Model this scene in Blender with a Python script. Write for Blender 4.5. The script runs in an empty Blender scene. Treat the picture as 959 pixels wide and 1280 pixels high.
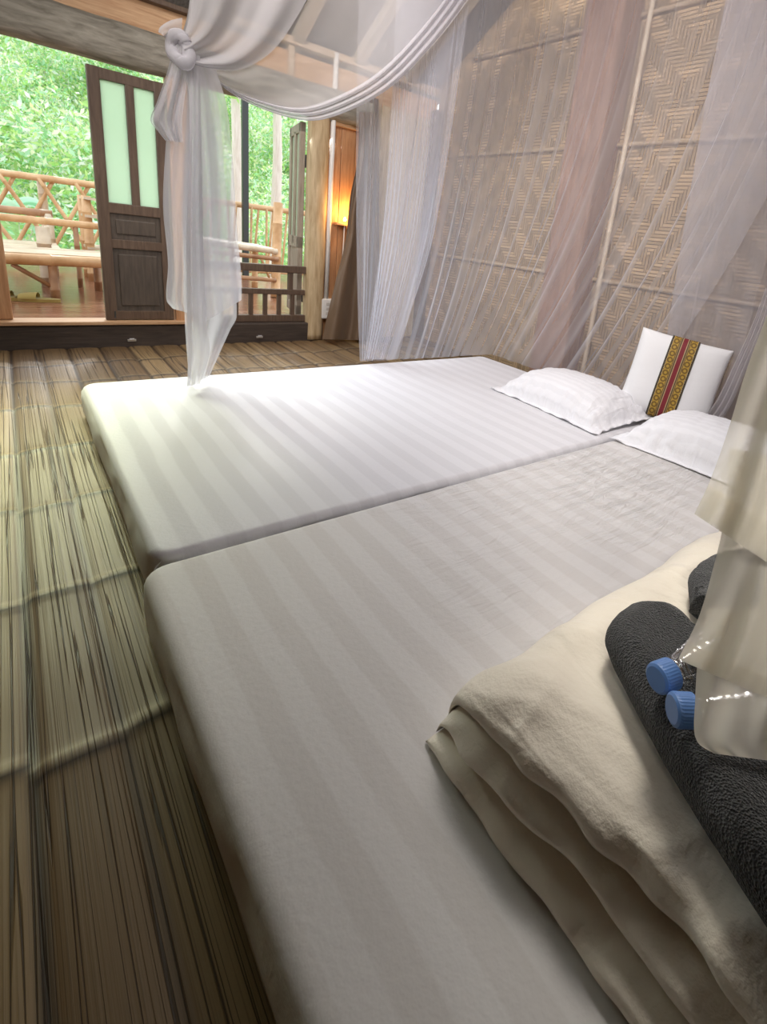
import bpy, bmesh, math, random
import numpy as np
from mathutils import Vector, Matrix, noise
random.seed(7); rng = np.random.default_rng(7)
scene = bpy.context.scene
col = scene.collection
PI = math.pi

# ------------------------------------------------------------------ camera
YAW, PITCH, ROLL, FPX, CX, CY = 0.738166, 0.28824, 0.122403, 639.03, 580.28, 493.5
CAM = np.array([0.0, 0.0, 0.82])
cyw, syw, cp, sp = math.cos(YAW), math.sin(YAW), math.cos(PITCH), math.sin(PITCH)
FW = np.array([syw*cp, cyw*cp, -sp]); _r = np.array([cyw, -syw, 0.0]); _u = np.cross(_r, FW)
RT = _r*math.cos(ROLL) + _u*math.sin(ROLL); UP = -_r*math.sin(ROLL) + _u*math.cos(ROLL)
cd = bpy.data.cameras.new('camera'); cam = bpy.data.objects.new('camera', cd); col.objects.link(cam)
m = Matrix.Identity(4)
for i in range(3):
    m[i][0], m[i][1], m[i][2], m[i][3] = RT[i], UP[i], -FW[i], CAM[i]
cam.matrix_world = m
cd.sensor_fit = 'VERTICAL'; cd.sensor_height = 24.0; cd.lens = FPX/1280*24.0
cd.shift_x = (479.5-CX)/1280; cd.shift_y = (CY-640)/1280
cd.clip_start = 0.02; cd.clip_end = 300
scene.camera = cam

def ray(x, y): return RT*(x-CX)/FPX - UP*(y-CY)/FPX + FW
def at_y(x, y, Y): d = ray(x, y); return CAM + d*(Y-CAM[1])/d[1]
def at_x(x, y, X): d = ray(x, y); return CAM + d*(X-CAM[0])/d[0]
def at_z(x, y, Z): d = ray(x, y); return CAM + d*(Z-CAM[2])/d[2]
def at_d(x, y, D): return CAM + ray(x, y)*D
def at_plane(x, y, n, d):
    r = ray(x, y); return CAM + r*d/float(r @ n)

# ------------------------------------------------------------------ objects
def tag(o, label=None, cat=None, group=None, kind=None):
    if label: o['label'] = label
    if cat: o['category'] = cat
    if group: o['group'] = group
    if kind: o['kind'] = kind
    return o

def link(name, verts, faces, mat, parent=None, smooth=True, cols=None, base=None):
    me = bpy.data.meshes.new(name)
    verts = np.asarray(verts, dtype=float)
    if base is not None: verts = verts - np.asarray(base, float)
    me.from_pydata(verts.tolist(), [], faces)
    if cols is not None:
        ca = me.color_attributes.new('Col', 'FLOAT_COLOR', 'POINT')
        ca.data.foreach_set('color', np.asarray(cols, dtype=np.float32).ravel())
    if smooth: me.polygons.foreach_set('use_smooth', [True]*len(me.polygons))
    me.update()
    o = bpy.data.objects.new(name, me); col.objects.link(o)
    if mat: me.materials.append(mat)
    if parent is not None: o.parent = parent
    if base is not None: o.location = base
    return o

def empty(name, loc, label=None, cat=None, group=None, kind=None, rz=0):
    o = bpy.data.objects.new(name, None); col.objects.link(o); o.location = loc; o.rotation_euler = (0, 0, rz)
    o.empty_display_size = .1
    return tag(o, label, cat, group, kind)

def copy_tree(o, parent=None):
    c = o.copy(); col.objects.link(c); c.parent = parent
    for ch in list(o.children): copy_tree(ch, c)
    return c

class MB:
    def __init__(s): s.v = []; s.f = []
    def add(s, v, f):
        n = len(s.v); s.v += [tuple(map(float, p)) for p in v]; s.f += [tuple(i+n for i in q) for q in f]
    def box(s, c, size, R=None, bev=0.0):
        c = np.asarray(c, float); h = np.asarray(size, float)/2
        if bev <= 0:
            P = np.array([[x, y, z] for x in (-1, 1) for y in (-1, 1) for z in (-1, 1)], float)*h
            F = [(0, 1, 3, 2), (4, 6, 7, 5), (0, 4, 5, 1), (2, 3, 7, 6), (0, 2, 6, 4), (1, 5, 7, 3)]
        else:
            bm = bmesh.new(); bmesh.ops.create_cube(bm, size=2)
            for v in bm.verts: v.co = Vector((v.co.x*h[0], v.co.y*h[1], v.co.z*h[2]))
            bmesh.ops.bevel(bm, geom=list(bm.edges), offset=min(bev, h.min()*.9), segments=2, profile=.6, affect='EDGES')
            bm.verts.index_update(); P = np.array([v.co[:] for v in bm.verts]); F = [tuple(v.index for v in f.verts) for f in bm.faces]; bm.free()
        if R is not None: P = P @ np.asarray(R, float).T
        s.add(P+c, F); return s
    def span(s, a, b, bev=0.0):
        a = np.array(a, float); b = np.array(b, float); return s.box((a+b)/2, np.abs(b-a), None, bev)
    def bar(s, a, b, w, t, up=(0, 0, 1), bev=0.0):
        a = np.array(a, float); b = np.array(b, float); d = b-a; L = np.linalg.norm(d); d /= L
        x = np.cross(np.array(up, float), d)
        if np.linalg.norm(x) < 1e-4: x = np.cross(np.array((1., 0, 0)), d)
        x /= np.linalg.norm(x); z = np.cross(d, x)
        return s.box((a+b)/2, (w, L, t), np.stack([x, d, z], 1), bev)
    def tube(s, pts, rad, n=10, cap=True):
        pts = np.array(pts, float)
        if np.isscalar(rad): rad = [rad]*len(pts)
        T = np.gradient(pts, axis=0); T /= np.linalg.norm(T, axis=1)[:, None]+1e-12
        ref = np.array((0, 0, 1.)) if abs(T[0][2]) < .9 else np.array((1., 0, 0))
        V = []; F = []
        x = np.cross(ref, T[0]); x /= np.linalg.norm(x)
        for i, p in enumerate(pts):
            x = x - T[i]*(x @ T[i]); x /= np.linalg.norm(x); y = np.cross(T[i], x)
            for k in range(n):
                a = 2*PI*k/n; V.append(p+(x*math.cos(a)+y*math.sin(a))*rad[i])
        for i in range(len(pts)-1):
            for k in range(n): F.append((i*n+k, i*n+(k+1) % n, (i+1)*n+(k+1) % n, (i+1)*n+k))
        if cap: F.append(tuple(range(n-1, -1, -1))); F.append(tuple((len(pts)-1)*n+k for k in range(n)))
        s.add(V, F); return s
    def bamboo(s, a, b, r, node=.22, n=10, off=.07):
        a = np.array(a, float); b = np.array(b, float); L = np.linalg.norm(b-a); d = (b-a)/L
        P = [a]; R = [r]; t = off
        while t < L-.01:
            for dt, k in ((-.006, 1.0), (-.002, 1.10), (.002, 1.10), (.007, .99)): P.append(a+d*(t+dt)); R.append(r*k)
            t += node
        P.append(b); R.append(r*.98); return s.tube(P, R, n)
    def lathe(s, prof, o, axis, n=28):
        o = np.array(o, float); ax = np.array(axis, float); ax /= np.linalg.norm(ax)
        ref = np.array((0, 0, 1.)) if abs(ax[2]) < .9 else np.array((1., 0, 0))
        x = np.cross(ref, ax); x /= np.linalg.norm(x); y = np.cross(ax, x); V = []; F = []
        for (r, h) in prof:
            for k in range(n): a = 2*PI*k/n; V.append(o+ax*h+(x*math.cos(a)+y*math.sin(a))*max(r, 1e-5))
        for i in range(len(prof)-1):
            for k in range(n): F.append((i*n+k, i*n+(k+1) % n, (i+1)*n+(k+1) % n, (i+1)*n+k))
        s.add(V, F); return s
    def grid(s, P):
        P = np.asarray(P); a, b = P.shape[:2]
        s.add(P.reshape(-1, 3), [(i*b+j, i*b+j+1, (i+1)*b+j+1, (i+1)*b+j) for i in range(a-1) for j in range(b-1)]); return s
    def build(s, name, mat, parent=None, smooth=False, world=True):
        v = np.array(s.v)
        o = link(name, v, s.f, mat, None, smooth)
        if parent is not None:
            o.parent = parent
            if world:   # vertices were given in world space
                mw = Matrix.Translation(parent.location) @ parent.rotation_euler.to_matrix().to_4x4()
                q = parent.parent
                while q is not None:
                    mw = Matrix.Translation(q.location) @ q.rotation_euler.to_matrix().to_4x4() @ mw; q = q.parent
                o.matrix_parent_inverse = Matrix.Identity(4)
                iw = mw.inverted()
                o.data.transform(iw)
        return o

def nz(x, y, z=0.0, sc=1.0): return noise.noise(Vector((x*sc, y*sc, z*sc)))
def fbm(x, y, z=0.0, sc=1.0, o=3):
    t = 0; a = 1; f = sc
    for _ in range(o): t += a*noise.noise(Vector((x*f, y*f, z*f))); a *= .5; f *= 2.03
    return t
def polyline(pts, n, smooth=True):
    P = np.array(pts, float); d = np.r_[0, np.cumsum(np.linalg.norm(np.diff(P, axis=0), axis=1))]; t = np.linspace(0, d[-1], n)
    if not smooth or len(P) < 3: return np.stack([np.interp(t, d, P[:, k]) for k in range(P.shape[1])], 1)
    m_ = np.zeros_like(P)
    for i in range(len(P)):
        i0, i1 = max(i-1, 0), min(i+1, len(P)-1); m_[i] = (P[i1]-P[i0])/(d[i1]-d[i0])
    out = []
    for tt in t:
        i = min(np.searchsorted(d, tt, side='right')-1, len(P)-2); h = d[i+1]-d[i]; s = (tt-d[i])/h
        out.append((2*s**3-3*s**2+1)*P[i]+(s**3-2*s**2+s)*h*m_[i]+(-2*s**3+3*s**2)*P[i+1]+(s**3-s**2)*h*m_[i+1])
    return np.array(out)

# ------------------------------------------------------------------ materials
class NT:
    def __init__(s, name):
        s.m = bpy.data.materials.new(name); s.m.use_nodes = True; s.t = s.m.node_tree; s.t.nodes.clear()
        s.out = s.n('ShaderNodeOutputMaterial')
    def n(s, typ, ins=None, **kw):
        x = s.t.nodes.new(typ)
        for k, v in kw.items(): setattr(x, k, v)
        if ins:
            for k, v in ins.items(): s.set(x, k, v)
        return x
    def set(s, x, k, v):
        i = x.inputs[k]
        if isinstance(v, bpy.types.NodeSocket): s.t.links.new(v, i)
        elif isinstance(v, bpy.types.Node): s.t.links.new(v.outputs[0], i)
        else:
            if isinstance(v, (tuple, list)) and i.type == 'RGBA' and len(v) == 3: v = (*v, 1)
            i.default_value = v
    def math(s, op, a, b=None, c=None, clamp=False):
        x = s.n('ShaderNodeMath', operation=op, use_clamp=clamp); s.set(x, 0, a)
        if b is not None: s.set(x, 1, b)
        if c is not None: s.set(x, 2, c)
        return x.outputs[0]
    def obj(s): return s.n('ShaderNodeTexCoord').outputs['Object']
    def xyz(s, v=None):
        x = s.n('ShaderNodeSeparateXYZ', {0: v if v is not None else s.obj()}); return x.outputs[0], x.outputs[1], x.outputs[2]
    def map(s, scale, vec=None, loc=(0, 0, 0), rot=(0, 0, 0)):
        return s.n('ShaderNodeMapping', {'Vector': vec if vec is not None else s.obj(), 'Scale': scale, 'Location': loc, 'Rotation': rot}).outputs[0]
    def noise(s, vec, scale=5, detail=4, rough=.55, dist=0.0):
        return s.n('ShaderNodeTexNoise', {'Vector': vec, 'Scale': scale, 'Detail': detail, 'Roughness': rough, 'Distortion': dist}).outputs['Fac']
    def ramp(s, fac, stops, interp='LINEAR'):
        x = s.n('ShaderNodeValToRGB', {'Fac': fac}); e = x.color_ramp.elements; x.color_ramp.interpolation = interp
        while len(e) > 1: e.remove(e[-1])
        e[0].position = stops[0][0]; e[0].color = (*stops[0][1], 1)
        for p, c in stops[1:]:
            q = e.new(p); q.color = (*c, 1)
        return x.outputs['Color']
    def mix(s, fac, a, b, blend='MIX'):
        x = s.n('ShaderNodeMix', data_type='RGBA', blend_type=blend)
        s.set(x, 0, fac); s.set(x, 6, a); s.set(x, 7, b); return x.outputs[2]
    def bump(s, h, strength=.3, dist=.01): return s.n('ShaderNodeBump', {'Height': h, 'Strength': strength, 'Distance': dist}).outputs[0]
    def pbr(s, color, rough=.6, bump=None, **kw):
        b = s.n('ShaderNodeBsdfPrincipled'); s.set(b, 'Base Color', color); s.set(b, 'Roughness', rough)
        if bump is not None: s.set(b, 'Normal', bump)
        for k, v in kw.items(): s.set(b, k.replace('_', ' '), v)
        s.t.links.new(b.outputs[0], s.out.inputs[0]); return s.m
    def finish(s, sh): s.t.links.new(sh if isinstance(sh, bpy.types.NodeSocket) else sh.outputs[0], s.out.inputs[0]); return s.m

def wood(name, c1, c2, axis=2, rough=.65, scale=6, stretch=12, bump=.25):
    t = NT(name); sc = [stretch]*3; sc[axis] = 1.0
    g = t.noise(t.map(sc), scale, 5, .6, .4); big = t.noise(t.obj(), 3, 3)
    c = t.ramp(g, [(.3, c1), (.68, c2)]); c = t.mix(t.math('MULTIPLY', big, .45), c, tuple(x*.55 for x in c1))
    return t.pbr(c, rough, t.bump(g, bump, .004))

def cloth(name, c, bumpsc=60, bump=.15, rough=.85, sheen=.2):
    t = NT(name); g = t.noise(t.obj(), bumpsc, 3); return t.pbr(c, rough, t.bump(g, bump, .003), Sheen_Weight=sheen)

def net_mat(name, a0, c, tl=.5, gmin=.12):
    t = NT(name); g = t.n('ShaderNodeNewGeometry')
    dt = t.n('ShaderNodeVectorMath', {0: g.outputs['Normal'], 1: g.outputs['Incoming']}, operation='DOT_PRODUCT')
    cs = t.math('MAXIMUM', t.math('ABSOLUTE', dt.outputs['Value']), gmin)
    tr = t.math('POWER', 1-a0, t.math('DIVIDE', 1.0, cs))
    al = t.math('SUBTRACT', 1.0, tr)
    d = t.n('ShaderNodeBsdfDiffuse', {'Color': c}); l = t.n('ShaderNodeBsdfTranslucent', {'Color': c})
    dl = t.n('ShaderNodeMixShader', {0: tl, 1: d, 2: l}); tp = t.n('ShaderNodeBsdfTransparent')
    return t.finish(t.n('ShaderNodeMixShader', {0: al, 1: tp, 2: dl}))

def sheet_mat(name, c_lo, c_hi, period, wr):
    """striped satin sheet; stripes run along Y"""
    t = NT(name); o = t.obj(); x, y, z = t.xyz(o)
    wob = t.math('MULTIPLY', t.math('SUBTRACT', t.noise(o, 2.2, 2), .5), .03)
    w = t.math('FRACT', t.math('DIVIDE', t.math('ADD', x, wob), period))
    st = t.math('SMOOTH_MIN', t.math('MULTIPLY', w, 14.0), t.math('MULTIPLY', t.math('SUBTRACT', 1.0, w), 14.0), .3)
    tri = t.math('ABSOLUTE', t.math('SUBTRACT', w, .5))
    k = t.n('ShaderNodeMapRange', {0: tri, 1: .22, 2: .28}).outputs[0]
    c = t.mix(k, c_lo, c_hi)
    n1 = t.noise(t.map((5.5, 24, 6), o, rot=(0, 0, -.12)), 1.3, 4, .55, 1.2); n2 = t.noise(o, 90, 2)
    mk = t.n('ShaderNodeMapRange', {0: t.noise(o, 1.7, 2), 1: .40, 2: .62}).outputs[0]
    mk = t.math('MULTIPLY', mk, t.n('ShaderNodeMapRange', {0: x, 1: -.7, 2: .2, 3: .03, 4: 1.}).outputs[0])
    h = t.math('ADD', t.math('MULTIPLY', t.math('MULTIPLY', n1, mk), wr), t.math('MULTIPLY', n2, .06))
    rg = t.n('ShaderNodeMapRange', {0: k, 3: .7, 4: .58}).outputs[0]
    return t.pbr(c, rg, t.bump(h, .6, .022), Sheen_Weight=.15, Specular_IOR_Level=.2)

def bamboo_mat(name, c1, c2, rough=.4):
    t = NT(name); g = t.noise(t.obj(), 9, 4); c = t.ramp(g, [(.3, c1), (.7, c2)]); f = t.noise(t.obj(), 60, 2)
    return t.pbr(c, rough, t.bump(f, .1, .003))

def weave_mat(name, plane, w=.0185, c1=(.38, .275, .16), c2=(.66, .475, .285)):
    """plaited split bamboo: 5/5 twill of flat strips"""
    t = NT(name); x, y, z = t.xyz(); u = y if plane == 'YZ' else x; v = z
    iu = t.math('FLOOR', t.math('DIVIDE', u, w)); iv = t.math('FLOOR', t.math('DIVIDE', v, w))
    fu = t.math('FRACT', t.math('DIVIDE', u, w)); fv = t.math('FRACT', t.math('DIVIDE', v, w))
    bu = t.math('FLOOR', t.math('DIVIDE', iu, 21.0)); sg = t.math('SUBTRACT', t.math('MULTIPLY', t.math('MODULO', t.math('ADD', bu, 400), 2.0), 2.0), 1.0)
    k = t.math('MODULO', t.math('ADD', t.math('ADD', t.math('MULTIPLY', iu, sg), iv), 4000.0), 11.0)
    ver = t.math('LESS_THAN', k, 5.0)
    edge = lambda f: t.n('ShaderNodeMapRange', {0: t.math('ABSOLUTE', t.math('SUBTRACT', f, .5)), 1: .34, 2: .5, 3: 1., 4: 0.}).outputs[0]
    h = t.n('ShaderNodeMix', {0: ver, 2: edge(fv), 3: edge(fu)}).outputs[0]
    rv = t.n('ShaderNodeTexWhiteNoise', {'Vector': t.n('ShaderNodeCombineXYZ', {0: iu, 1: ver}).outputs[0]}, noise_dimensions='3D').outputs[0]
    rh = t.n('ShaderNodeTexWhiteNoise', {'Vector': t.n('ShaderNodeCombineXYZ', {0: iv, 1: ver, 2: 5.0}).outputs[0]}, noise_dimensions='3D').outputs[0]
    r = t.n('ShaderNodeMix', {0: ver, 2: rh, 3: rv}).outputs[0]
    stain = t.noise(t.obj(), 2.3, 4)
    c = t.mix(r, c1, c2); c = t.mix(t.math('MULTIPLY', ver, .35), c, tuple(q*.6 for q in c1))
    c = t.mix(t.n('ShaderNodeMapRange', {0: stain, 1: .45, 2: .75, 3: 0., 4: .6}).outputs[0], c, (.2, .14, .09))
    c = t.mix(t.math('MULTIPLY', t.math('SUBTRACT', 1.0, h), .9), c, (.1, .065, .04))
    return t.pbr(c, .55, t.bump(h, .7, .006))

M = {}
M['log'] = wood('weathered log', (.16, .145, .115), (.42, .39, .33), 0, .8, 7, 5, .8)
M['dark_wood'] = wood('dark old wood', (.085, .05, .032), (.16, .105, .07), 2, .5)
M['dark_panel'] = wood('dark door panel', (.06, .045, .035), (.12, .092, .07), 2, .45)
M['sill_dark'] = wood('dark sill beam', (.035, .025, .02), (.09, .065, .05), 0, .6)
M['orange_x'] = wood('orange plank x', (.46, .25, .12), (.72, .47, .27), 0, .5)
M['orange_z'] = wood('orange plank z', (.42, .2, .09), (.66, .38, .2), 2, .5)
M['pale_z'] = wood('pale log z', (.42, .29, .15), (.72, .57, .36), 2, .6, 5, 9)
M['pale_x'] = wood('pale plank x', (.45, .32, .2), (.68, .54, .4), 0, .6)
M['grey_wood'] = wood('grey beam', (.2, .18, .16), (.42, .38, .34), 0, .7)
M['post'] = wood('pinkish brown post', (.24, .13, .085), (.45, .28, .2), 2, .75, 5, 8, .6)
M['roof'] = wood('roof boards', (.1, .095, .09), (.22, .21, .2), 1, .8)
M['rafter'] = wood('rafters', (.42, .36, .27), (.62, .55, .43), 1, .7)
M['deck'] = wood('deck planks', (.25, .105, .055), (.4, .2, .12), 0, .22, 3, 9, .1)
M['bamboo'] = bamboo_mat('bamboo pole', (.58, .33, .15), (.82, .55, .31))
M['bamboo_d'] = bamboo_mat('bamboo pole darker', (.33, .17, .09), (.55, .33, .19))
M['bamboo_p'] = bamboo_mat('bamboo pole pale', (.62, .5, .36), (.85, .74, .58))
M['weave'] = weave_mat('woven bamboo side', 'YZ'); M['weave_x'] = weave_mat('woven bamboo end', 'XZ')
M['sheet_far'] = sheet_mat('striped sheet smooth', (.635, .622, .65), (.68, .668, .698), .086, .35)
M['sheet_near'] = sheet_mat('striped sheet creased', (.62, .59, .58), (.66, .635, .63), .086, 3.2)
M['pillow'] = sheet_mat('pillow cotton', (.77, .765, .80), (.81, .805, .84), .036, 1.5)
M['cushion'] = cloth('cushion cotton', (.85, .85, .87), 120, .2)
def quiltm():
    t = NT('quilt cotton'); o = t.obj(); a = t.noise(t.map((8, 3.0, 7), o, rot=(0, 0, .6)), 1.5, 2.5, .5, .5); b = t.noise(o, 160, 2)
    return t.pbr((.76, .69, .585), .8, t.bump(t.math('ADD', a, t.math('MULTIPLY', b, .05)), .8, .03), Sheen_Weight=.2)
M['quilt'] = quiltm()
M['curtain'] = cloth('brown satin', (.15, .098, .06), 40, .1, .35, .1)
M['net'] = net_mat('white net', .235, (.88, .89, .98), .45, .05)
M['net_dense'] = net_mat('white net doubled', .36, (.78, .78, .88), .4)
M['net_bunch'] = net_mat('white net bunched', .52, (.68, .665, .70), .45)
M['net_shade'] = net_mat('white net shaded', .5, (.55, .535, .55), .4)  # shade on the bundle put into a darker copy of the net colour
M['net_veil'] = net_mat('white net veil', .3, (.88, .87, .9), .4)
M['net_warm'] = net_mat('warm-tinted net', .55, (.93, .89, .80), .4)  # warm light on the white net put into its cream colour
M['white_plastic'] = NT('white plastic').pbr((.85, .83, .8), .35)
M['metal_dark'] = NT('dark metal').pbr((.06, .065, .065), .45, None, Metallic=.4)
M['metal'] = NT('bright metal').pbr((.75, .75, .75), .3, None, Metallic=.9)
def towel_mat():
    t = NT('dark grey terry'); v = t.n('ShaderNodeTexVoronoi', {'Vector': t.obj(), 'Scale': 420.0}).outputs['Distance']; n = t.noise(t.obj(), 260, 3)
    c = t.mix(n, (.008, .009, .01), (.062, .063, .066)); return t.pbr(c, 1.0, t.bump(t.math('ADD', v, n), 1.0, .006), Sheen_Weight=.25)
M['towel'] = towel_mat()
M['cap'] = NT('blue cap plastic').pbr((.1, .22, .52), .45)
def clear_plastic():
    t = NT('clear plastic'); g = t.n('ShaderNodeBsdfGlossy', {'Color': (1, 1, 1), 'Roughness': .06}); p = t.n('ShaderNodeBsdfTransparent', {'Color': (.93, .94, .96)})
    f = t.n('ShaderNodeFresnel', {'IOR': 1.5}); return t.finish(t.n('ShaderNodeMixShader', {0: t.math('ADD', f, .12), 1: p, 2: g}))
M['clear'] = clear_plastic()
def frosted():
    t = NT('frosted glass'); l = t.n('ShaderNodeBsdfTranslucent', {'Color': (.76, .9, .78)}); p = t.n('ShaderNodeBsdfDiffuse', {'Color': (.7, .85, .7)})
    return t.finish(t.n('ShaderNodeMixShader', {0: .25, 1: l, 2: p}))
M['frosted'] = frosted()
def leafm(name, tint, tr=.5):
    t = NT(name); a = t.n('ShaderNodeAttribute', attribute_name='Col'); c = t.mix(1.0, a.outputs['Color'], tint, 'MULTIPLY')
    d = t.n('ShaderNodeBsdfDiffuse', {'Color': c}); l = t.n('ShaderNodeBsdfTranslucent', {'Color': c}); return t.finish(t.n('ShaderNodeMixShader', {0: tr, 1: d, 2: l}))
M['bamboo_t'] = bamboo_mat('bamboo batten', (.42, .31, .2), (.6, .47, .32))
M['taupe'] = wood('taupe wood', (.27, .22, .17), (.46, .39, .31), 2, .6)
M['leaf'] = leafm('leaves', (1, 1, 1)); M['banana'] = leafm('banana leaf', (1, 1, 1), .4)
M['bark'] = wood('pale bark', (.72, .62, .52), (.95, .88, .8), 2, .9)
def hillm():
    t = NT('green hillside'); n = t.noise(t.obj(), 2.5, 6, .7); c = t.ramp(n, [(.3, (.25, .42, .15)), (.5, (.5, .7, .32)), (.7, (.8, .92, .65))]); return t.pbr(c, .9)
M['hill'] = hillm()
def glow(name, c, s):
    t = NT(name); return t.finish(t.n('ShaderNodeEmission', {'Color': c, 'Strength': s}))
M['bulb'] = glow('lit bulb', (1, .62, .22), 40)
M['slipper'] = cloth('olive yellow slipper', (.42, .33, .1), 60)
def bandm():
    t = NT('woven gold band'); x, y, z = t.xyz(); a = t.math('ABSOLUTE', x)
    # gold circles down both sides, maroon centre, dark lines between
    u = t.math('DIVIDE', t.math('SUBTRACT', a, .037), .018); v = t.math('SUBTRACT', t.math('MULTIPLY', t.math('FRACT', t.math('DIVIDE', y, .03)), 1.6), .8)
    r = t.math('SQRT', t.math('ADD', t.math('MULTIPLY', u, u), t.math('MULTIPLY', v, v)))
    circ = t.math('SINE', t.math('MULTIPLY', r, 9.0))
    gold = t.mix(t.n('ShaderNodeMapRange', {0: circ, 1: -.3, 2: .5}).outputs[0], (.16, .09, .012), (.42, .26, .035))
    c = t.ramp(t.math('DIVIDE', a, .06), [(0, (.19, .012, .02)), (.16, (.42, .3, .16)), (.22, (.07, .045, .02)), (.3, (.3, .19, .06)), (.36, (.05, .035, .015)), (.4, (1, 1, 1)), (.86, (.05, .035, .015))], 'CONSTANT')
    isg = t.math('MULTIPLY', t.math('GREATER_THAN', a, .024), t.math('LESS_THAN', a, .0515))
    return t.pbr(t.mix(isg, c, gold), .7, t.bump(t.noise(t.obj(), 220, 2), .4, .002))
M['band'] = bandm()

# ------------------------------------------------------------------ room shell
YW, XW, XL, YB = 3.57, 2.62, -1.7, -2.2
# floor of flattened bamboo, one real relief surface, node lip highlights painted in
def floor_mat():
    t = NT('flattened bamboo floor'); o = t.obj(); a = t.n('ShaderNodeAttribute', attribute_name='Col')
    r, g, b = t.xyz(a.outputs['Vector'])
    slit = t.noise(t.map((110, 1.1, 1), o), 1.0, 1.5, .5); fine = t.noise(t.map((420, 2.2, 1), o), 1.0, 1); st = t.noise(o, 4, 4)
    c = t.mix(r, (.115, .067, .03), (.29, .195, .09)); c = t.mix(t.math('MULTIPLY', st, .5), c, (.1, .06, .035))
    ctr = t.math('ABSOLUTE', t.math('SUBTRACT', t.noise(t.map((75, .5, 1), o), 1.0, 1.5, .5), .5)); sl = t.n('ShaderNodeMapRange', {0: ctr, 1: .004, 2: .02, 3: 1., 4: 0.}).outputs[0]
    c = t.mix(t.math('MULTIPLY', sl, .9), c, (.028, .016, .01))
    c = t.mix(t.math('MULTIPLY', t.math('GREATER_THAN', fine, .6), .35), c, (.06, .035, .02))
    c = t.mix(b, c, (.025, .015, .01)); c = t.mix(t.math('MULTIPLY', g, .6), c, (.55, .45, .28))
    h = t.math('SUBTRACT', t.math('ADD', t.math('MULTIPLY', slit, .4), t.math('MULTIPLY', fine, .2)), sl)
    return t.pbr(c, .5, t.bump(h, .5, .006), Specular_IOR_Level=.35)
xs = np.arange(XL, XW+.02, .0125); ys = np.r_[np.arange(YB, -.4, .1), np.arange(-.4, YW+.06, .0125)]
XX, YY = np.meshgrid(xs, ys, indexing='ij')
ed = [XL]
while ed[-1] < XW: ed.append(ed[-1]+rng.uniform(.085, .15))
ed = np.array(ed); si = np.clip(np.searchsorted(ed, XX)-1, 0, len(ed)-2)
fx = (XX-ed[si])/(ed[si+1]-ed[si])
tone = rng.uniform(.1, 1, len(ed))[si]
nodes = np.array([-1.4, -.95, -.5, -.1, .80, 1.22, 1.67, 2.07, 2.49, 2.88, 3.2])
wob = np.repeat(rng.uniform(-.03, .03, (len(ed), 1)), len(nodes), 1)[si.ravel()].reshape(*si.shape, len(nodes)) if False else None
ZZ = np.zeros_like(XX); G = np.zeros_like(XX); B = np.zeros_like(XX)
so = rng.uniform(-.028, .028, (len(ed), len(nodes)))
for k, yn in enumerate(nodes):
    wv = .022*np.sin(XX*5.3+k*1.7)+.012*np.sin(XX*13+k)
    d = YY-(yn+wv+so[si, k]*.6)
    ZZ += .004*np.exp(-(d/.012)**2)+.003*np.exp(-(d/.05)**2)
    G = np.maximum(G, np.exp(-((d-.014)/.010)**2)*.32); B = np.maximum(B, np.exp(-((d+.010)/.008)**2)*.9)  # green channel: painted highlight on the door side of each node; blue: dark groove
gap = np.exp(-(np.minimum(fx, 1-fx)*(ed[si+1]-ed[si])/.006)**2)
ZZ += .004*np.sin(PI*np.clip(fx, 0, 1)) - .006*gap; B = np.maximum(B, gap*.9)
ZZ -= ZZ.max()
ny = len(ys); idx = np.arange(len(xs)*ny).reshape(len(xs), ny)
F = np.stack([idx[:-1, :-1], idx[1:, :-1], idx[1:, 1:], idx[:-1, 1:]], -1).reshape(-1, 4).tolist()
tag(link('floor', np.stack([XX, YY, ZZ], -1).reshape(-1, 3), F, floor_mat(), cols=np.stack([tone, G, B, np.ones_like(G)], -1).reshape(-1, 4)), kind='structure')

def struct(mb, name, mat, **k): return tag(mb.build(name, mat, **k), kind='structure')
SL, EZ = .58, 1.93                       # roof slope and eave height at the far wall
def zr(Y): return EZ+SL*(YW-Y) if Y > .5 else EZ+SL*(YW-.5)-SL*(.5-Y)
wr = MB()   # woven gable wall on the right, wall with its top cut to the roof line
P = [(YB, -.02), (YW, -.02), (YW, zr(YW)), (.5, zr(.5)), (YB, zr(YB))]
wr.add([(XW, y, z) for y, z in P]+[(XW+.03, y, z) for y, z in P], [(0, 1, 2, 3, 4), (9, 8, 7, 6, 5)]+[(i, i+5, (i+1) % 5+5, (i+1) % 5) for i in range(5)])
struct(wr, 'wall_right', M['weave'])
wl = MB()   # left wall with a wide window opening
wl.add([(XL, y, z) for y, z in P]+[(XL-.03, y, z) for y, z in P], [(0, 1, 2, 3, 4), (9, 8, 7, 6, 5)]+[(i, i+5, (i+1) % 5+5, (i+1) % 5) for i in range(5)])
struct(wl, 'wall_left', M['weave'])
struct(MB().span((XL, YB-.03, -.02), (XW, YB, zr(YB))), 'wall_back', M['weave_x'])
rf = MB()
for ya, yb in ((YW+.15, .5), (.5, YB-.1)):
    za, zb = (EZ-SL*.15, zr(.5)) if ya > 1 else (zr(.5), zr(YB-.1))
    rf.add([(XL-.1, ya, za), (XW+.1, ya, za), (XW+.1, yb, zb), (XL-.1, yb, zb)]+[(XL-.1, ya, za+.05), (XW+.1, ya, za+.05), (XW+.1, yb, zb+.05), (XL-.1, yb, zb+.05)],
           [(0, 1, 2, 3), (7, 6, 5, 4), (0, 4, 5, 1), (1, 5, 6, 2), (2, 6, 7, 3), (3, 7, 4, 0)])
struct(rf, 'ceiling', M['roof'])
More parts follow.
